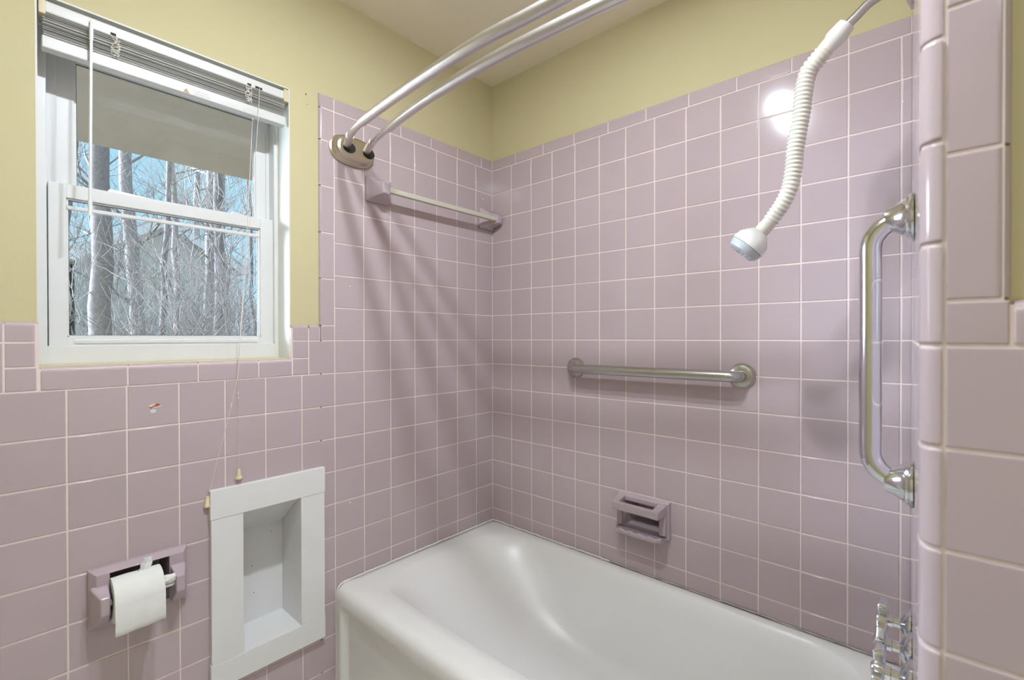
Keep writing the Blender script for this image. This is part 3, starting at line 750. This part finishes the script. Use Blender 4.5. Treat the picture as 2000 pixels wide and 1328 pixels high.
for q in range(11):
    a = 2 * math.pi * q / 11; p = o0 + d * .745 + .15 * (a_ * math.cos(a) + b_ * math.sin(a)); g.lathe(p, d, [(0, .013), (.03, .012), (.035, .006)], 8)
put('nozzles', g, GREYP, hd)

# ------------------------------------------------------------------ tub taps
def handle(yy, kindn, label):
    wx = wcx(yy); z = -5.33
    e = empty('tub_faucet_handle', (wx, yy, z - .3)); tag(e, label, 'faucet handle', 'chrome tub faucet handles')
    g = G(); g.lathe((wx, yy, z), (-1, 0, 0), [(0, .31), (.03, .31), (.06, .29), (.10, .22), (.14, .15), (.16, .10)], 32); put('escutcheon', g, CHROME, e, ang=30)
    g = G(); g.lathe((wx - .1, yy, z), (-1, 0, 0), [(0, .085), (.16, .085), (.17, .10), (.26, .10), (.26, .06)], 20); put('stem', g, CHROME, e, ang=30)
    g = G(); hx = wx - .34
    g.lathe((hx, yy, z), (-1, 0, 0), [(0, .10), (.02, .12), (.14, .115), (.18, .09), (.19, .05)], 20)
    ph = {0: .30, 1: .75, 2: .1}[kindn]
    for q in range(4):
        a = ph + q * math.pi / 2; dv = Vector((0, math.cos(a), math.sin(a))); sv = Vector((0, -math.sin(a), math.cos(a))); c = Vector((hx - .08, yy, z))
        def ring(t_, w, h): 
            p = c + dv * t_
            return [p + sv * w + Vector((h, 0, 0)), p - sv * w + Vector((h, 0, 0)), p - sv * w - Vector((h, 0, 0)), p + sv * w - Vector((h, 0, 0))]
        g.loft([ring(.06, .06, .07), ring(.16, .06, .06), ring(.27, .11, .075), ring(.36, .12, .07), ring(.40, .09, .05)])
    put('cross_handle', g, CHROME, e, bev=.02, seg=2)
    return e
handle(-2.6, 0, 'chrome tub faucet handle farthest of the three, nearest the long tiled wall')
handle(-3.5, 1, 'middle one of the three chrome tub faucet handles')
handle(-4.4, 2, 'chrome tub faucet handle nearest the tub front, lowest at the frame edge')

# ------------------------------------------------------------------ bathtub
FT = [i * .0032 for i in range(1, 19)] + [.07 + .86 * i / 14 for i in range(15)] + [1 - .0032 * i for i in range(18, 0, -1)]
def sm(t_): t_ = max(0, min(1, t_)); return t_ * t_ * (3 - 2 * t_)
def rrect(x0, x1, y0, y1, r, n=12):
    """rounded rectangle, r = radii at corners (x1,y1),(x0,y1),(x0,y0),(x1,y0), counter-clockwise"""
    o = []
    for (cx, cy, rr, a0) in ((x1, y1, r[0], 0), (x0, y1, r[1], 90), (x0, y0, r[2], 180), (x1, y0, r[3], 270)):
        sx = -1 if cx == x1 else 1; sy = -1 if cy == y1 else 1
        for q in range(n + 1):
            a = math.radians(a0 + 90 * q / n); o.append((cx + sx * rr + rr * math.cos(a), cy + sy * rr + rr * math.sin(a)))
        if a0 == 180:
            xa_, xb_ = x0 + rr, x1 - r[3]
            for t_ in FT: o.append((xa_ + (xb_ - xa_) * t_, y0))
    return o
RZ = -7.5; TX = 13.32
bt = empty('bathtub', (6.7, -3.5, FZ))
tag(bt, 'white porcelain enamel alcove bathtub with a rounded front rim', 'bathtub')
def ring(x0, x1, y0, y1, r, z, dz=0):
    return [(x, y, z + dz * 0) for x, y in rrect(x0, x1, y0, y1, r)]
OY = -6.97
R = []
for z in [FZ, FZ + .25] + [FZ + .30 + .05 * i for i in range(8)] + [RZ - 2, RZ - 1.2] + [RZ - .92 + .035 * i for i in range(17)]:
    base_ = ring(.03, TX, OY, -.05, (.05, .05, .14, .05), z)
    R.append([(x, y + (.17 * sm(min(x - .30, TX - .45 - x) / .26) * sm(min(RZ - .46 - z, z - FZ - .28) / .34) if abs(y - OY) < 1e-6 else 0), z) for x, y, z in base_])
for q in range(1, 8):
    a = math.pi / 2 * q / 7; rd = .30
    R.append(ring(.03, TX, OY + rd * (1 - math.cos(a)), -.05, (.05, .05, .14, .05), RZ - .32 + rd * math.sin(a)))
R.append(ring(.25, TX - .2, -6.42, -.14, (.3, .4, .5, .3), RZ + .0))
prof2 = [(.0, .0), (.05, -.035), (.13, -.12), (.21, -.28), (.28, -.55), (.38, -1.1), (.50, -1.9), (.68, -2.5), (1.0, -2.85), (1.5, -3.0)]
for k, (ins, dz) in enumerate(prof2):
    lx_ = .62 + ins * 2.6 + (1.1 * (min(1, -dz / 2.5)) ** 1.2)
    R.append(ring(lx_, TX - .75 - ins, -6.10 + ins, -.34 - ins * .8, (1.2, 1.75, 1.25, 1.2), RZ + dz))
g = G(); g.loft(R, True, True, True)
tb_ = put('shell', g, PORC, bt, ang=None)
# caulk beads
rs = random.Random(5)
g = G()
g.tube([(x * .25, -.035 + rs.uniform(-.012, .012), RZ + .0 + rs.uniform(-.008, .012)) for x in range(22, 53)], .021, 8)
put('caulk_line', g, CAULK, bt)
g = G()
g.tube([(x * .12, -.03 + rs.uniform(-.010, .010), RZ + .005 + rs.uniform(-.008, .010)) for x in range(46, 0, -1)] + [(.04, -.04, RZ + .008)] + [(.032, -y * .12, RZ + rs.uniform(-.006, .012)) for y in range(1, 55)]
       + [(.03, OY + .32, RZ + .0), (.03, OY + .20, RZ - .03), (.028, OY + .10, RZ - .12), (.028, OY + .06, RZ - .3), (.028, OY + .055, RZ - .6)] + [(.028, OY + .055 + rs.uniform(-.006, .006), RZ - .6 - k * .15) for k in range(1, 20)], .032, 8)
put('caulk_line', g, CAULKW, bt)

# ------------------------------------------------------------------ ceiling lamp (above the frame), added fill panel
LX = 8.75
la = empty('ceiling_light', (LX, -10.0, CZ))
tag(la, 'two-lamp ceiling light with open metal cups in the middle of the bathroom ceiling', 'light')
g = G(); g.lathe((LX, -10.0, CZ), (0, 0, -1), [(0, .9), (.12, .9), (.2, .8), (.2, .3)], 40); put('canopy', g, NICKEL, la, ang=30)
for yy in (-9.0, -11.0):
    g = G(); g.lathe((LX, yy, CZ - .1), (0, 0, -1), [(0, .1), (0, .36), (.26, .44), (.26, .42), (.05, .34), (.05, .1)], 32); sk = put('cup', g, NICKEL, la)
    g = G(); g.lathe((LX, yy, CZ - .30), (0, 0, -1), [(0, .10), (.03, .26), (.06, .28), (.09, .25), (.11, .16), (.115, .02)], 28); put('lamp', g, BULBM, la)
pa = empty('ceiling_light', (19, -17.5, CZ))  # fill light added behind the camera to even out the lower walls
tag(pa, 'added unseen fill light panel on the ceiling at the back of the bathroom', 'light')
g = G(); g.box(14.6, 23.4, -21.4, -13.6 - 1.0, CZ - .35, CZ); put('frame', g, VINYL, pa, bev=.04)
g = G(); g.box(15, 23, -21, -15, CZ - .45, CZ - .34); put('fill_diffuser', g, FILL_PANEL, pa, bev=.03)

# ------------------------------------------------------------------ outside: soffit, ground, houses, trees
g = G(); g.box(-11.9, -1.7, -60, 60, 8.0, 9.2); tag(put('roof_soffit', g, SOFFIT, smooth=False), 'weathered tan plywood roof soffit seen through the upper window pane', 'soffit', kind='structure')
g = G(); g.box(-400, -1.8, -350, 350, -22, -21); put('ground', g, GROUND, smooth=False, kind='structure')
def house(name, label, X, yl, yr, eave, peak, mat_s, ypk, win):
    h = empty(name, (X, (yl + yr) / 2, -21)); tag(h, label, 'house')
    g = G(); D = 60
    P = [(yl, -21), (yr, -21), (yr, eave), (ypk, peak), (yl, eave)]
    g.loft([[(X, y, z) for y, z in P], [(X - D, y, z) for y, z in P]]); put('walls', g, mat_s, h, smooth=False)
    g = G()
    for (ya, za, yb, zb) in ((yl, eave, ypk, peak), (yr, eave, ypk, peak)):
        dy = (ya - yb) * .12; dz = (za - zb) * .12
        g.hexa([(X + 3, ya + dy, za + dz + .1), (X + 3, yb, zb + .1), (X + 3, yb, zb + 1.3), (X + 3, ya + dy, za + dz + 1.3)], [(X - D, ya + dy, za + dz + .1), (X - D, yb, zb + .1), (X - D, yb, zb + 1.3), (X - D, ya + dy, za + dz + 1.3)])
    rf = put('roof', g, ROOF, h, smooth=False)
    g = G()
    for (ya, za, yb, zb) in ((yl, eave, ypk, peak), (yr, eave, ypk, peak)):
        dy = (ya - yb) * .12; dz = (za - zb) * .12
        g.hexa([(X + 3, ya + dy, za + dz - .8), (X + 3, yb, zb - .8), (X + 3, yb, zb + .9), (X + 3, ya + dy, za + dz + .9)], [(X + 3.3, ya + dy, za + dz - .8), (X + 3.3, yb, zb - .8), (X + 3.3, yb, zb + .9), (X + 3.3, ya + dy, za + dz + .9)])
    put('bargeboard', g, FASCIA, rf, smooth=False)
    for ya_ in (yl, yr - 1):
        g = G(); g.box(X, X + .4, ya_, ya_ + 1.0, -21, eave); put('corner_trim', g, FASCIA, h, smooth=False)
    for (wy0, wy1, wz0, wz1) in win:
        g = G(); g.box(X, X + .5, wy0 - .7, wy1 + .7, wz0 - .7, wz1 + .7); wv = put('window', g, FASCIA, h, smooth=False)
        g = G(); g.box(X + .4, X + .6, wy0, wy1, wz0, (wz0 + wz1) / 2 - .2); g.box(X + .4, X + .6, wy0, wy1, (wz0 + wz1) / 2 + .2, wz1); put('pane', g, WINDK, wv, smooth=False)
house('gabled_house', 'beige sided gabled house beyond the bare trees', -100, -3.5, 22.5, 14.8, 22.5, SIDING, 9.3, [(13.5, 16.5, -6, 1)])
house('low_house', 'low grey-green sided house at the left edge of the window view', -88, -40, -6.2, 13.2, 16.4, SIDING2, -24, [(-11.3, -8.4, -4.5, 4.2)])

def grow(g, p, d, rad, length, depth, rs, spread=.55, up=.12, kids=(2, 4), kink=.12, leaf=None):
    n = 5 if depth > 1 else 4; pts = [p]; rads = [rad]; q = p.copy(); dd = d.copy(); L = length / n
    branch = []
    for i in range(n):
        dd = (dd + Vector((rs.uniform(-1, 1), rs.uniform(-1, 1), rs.uniform(-.6, 1) * .8 + up)) * kink).normalized()
        q = q + dd * L; pts.append(q.copy()); rads.append(rad * (1 - .6 * (i + 1) / n)); branch.append((q.copy(), dd.copy(), rads[-1]))
    g.tube(pts, rads, 3 if depth <= 1 else 5, caps=False)
    if depth <= 0: return
    k = rs.randint(*kids)
    for _ in range(k):
        b = rs.choice(branch[0 if depth < 3 else 1:]); v = Vector((rs.uniform(-1, 1), rs.uniform(-1, 1), rs.uniform(-.25, 1)))
        nd = (b[1] * (1 - spread) + v.normalized() * spread + Vector((0, 0, up))).normalized()
        grow(g, b[0], nd, max(b[2] * .62, .028), length * rs.uniform(.5, .75), depth - 1, rs, spread, up, kids, kink)
def tree(name, label, x, y, rad, h, lean, bark, seed, nb, depth, bl, group='bare trees outside the window', zlo=-8, zhi=None, spread=.6, minr=.07):
    rs = random.Random(seed); t_ = empty(name, (x, y, -21)); tag(t_, label, 'tree', group)
    pts = []; rads = []; N = 14
    for i in range(N + 1):
        s = i / N; z = -21 + (h + 21) * s
        pts.append(Vector((x + rs.uniform(-.15, .15), y + lean * (z + 0) + rs.uniform(-.12, .12) * (1 if rad > .4 else 1.8), z))); rads.append(rad * (1.12 - .45 * s))
    g = G(); g.tube(pts, rads, 14 if rad > .5 else 8); put('trunk', g, bark, t_, ang=None)
    if nb:
        g = G()
        for k in range(nb):
            z = rs.uniform(zlo, (zhi or h) - 1); s = (z + 21) / (h + 21); i = min(int(s * N), N - 1); p = pts[i].lerp(pts[i + 1], s * N - i)
            a = rs.uniform(0, 2 * math.pi); v = Vector((math.cos(a), math.sin(a), rs.uniform(.2, 1.1))).normalized()
            grow(g, p, v, max(rad * rs.uniform(.16, .32), minr), bl * rs.uniform(.6, 1.2), depth, rs, spread)
        put('branches', g, TWIG if bark is not BARK2 else TWIG, t_, ang=None)
    return t_
tree('tree', 'thick grey trunk nearest the window, left in the view', -35, -8.05, .78, 26, .008, BARK, 11, 4, 2, 7, zlo=6)
tree('tree', 'pale tree with a forked crown just right of the thick grey trunk', -60, -1.4, .85, 30, -.055, BARK2, 12, 8, 3, 10, zlo=4)
tree('tree', 'slim upright tree standing before the gabled house, middle of the window', -50, -1.0, .34, 30, .03, BARK, 13, 8, 3, 9)
tree('tree', 'slim tree right beside the middle one, paler trunk', -55, 1.6, .40, 28, -.02, BARK2, 14, 7, 3, 9)
tree('tree', 'pale straight trunk left of the darker trunk at the right of the window', -62, 6.8, .75, 32, .02, BARK2, 15, 7, 3, 10, zlo=2)
tree('tree', 'dark straight trunk at the right side of the window view', -48, 4.0, .62, 30, .0, BARK, 16, 8, 3, 10)
tree('tree', 'thin leaning tree at the left edge of the window view', -55, -8.9, .30, 24, .06, BARK, 17, 7, 3, 8)
tree('tree', 'thin tree at the right edge of the window view', -44, 6.2, .26, 24, -.02, BARK, 18, 8, 3, 8)
tree('tree', 'pale trunk far behind the right-hand trees', -80, 13.5, .8, 34, .01, BARK2, 19, 7, 3, 12)
tree('tree', 'distant pale tree rising behind the gabled house roof', -120, 2.0, 1.0, 44, .0, BARK2, 20, 12, 3, 14, zlo=14)
tree('tree', 'distant bare tree rising behind the right slope of the gabled roof', -125, 21.0, .9, 44, .02, BARK2, 21, 13, 3, 14, zlo=12)
tree('tree', 'distant bare tree behind the low house at the left', -115, -9.0, .8, 40, .0, BARK2, 22, 12, 3, 13, zlo=10)
def shrub(label, x, y, h, seed, n, stem=.075, lean=(0, 0)):
    rs = random.Random(seed); e = empty('shrub', (x, y, -21)); tag(e, label, 'shrub', 'bare shrubs below the trees outside')
    g = G()
    for k in range(n):
        a = rs.uniform(0, 2 * math.pi); v = Vector((math.cos(a) * .35 + lean[0], math.sin(a) * .35 + lean[1], 1)).normalized()
        grow(g, Vector((x + rs.uniform(-1, 1), y + rs.uniform(-1, 1), -12 + rs.uniform(-3, 6))), v, stem, h * rs.uniform(.5, 1), 3, rs, .55, .05, (3, 5), .22)
    put('branches', g, TWIG, e, ang=None)
    g = G(); g.lathe((x, y, -21), (0, 0, 1), [(0, .9), (4, .6), (9, .35), (10, .2)], 8); put('stump', g, BARK, e)
shrub('large tangled bare shrub in the lower right of the window view', -30, .5, 15, 31, 17)
shrub('tangled bare shrub in the lower middle of the window view, before the house', -34, -3.2, 14, 32, 8)
shrub('bare shrub just right of the thick grey trunk, low in the window', -42, -4.5, 13, 33, 6)
shrub('small bare shrub left of the thick grey trunk', -45, -9.5, 12, 34, 3)
shrub('bare shrub farther back beside the dark right-hand trunk', -55, 8.0, 16, 35, 10)

for o in bpy.data.objects:
    if '_b' in o: del o['_b']
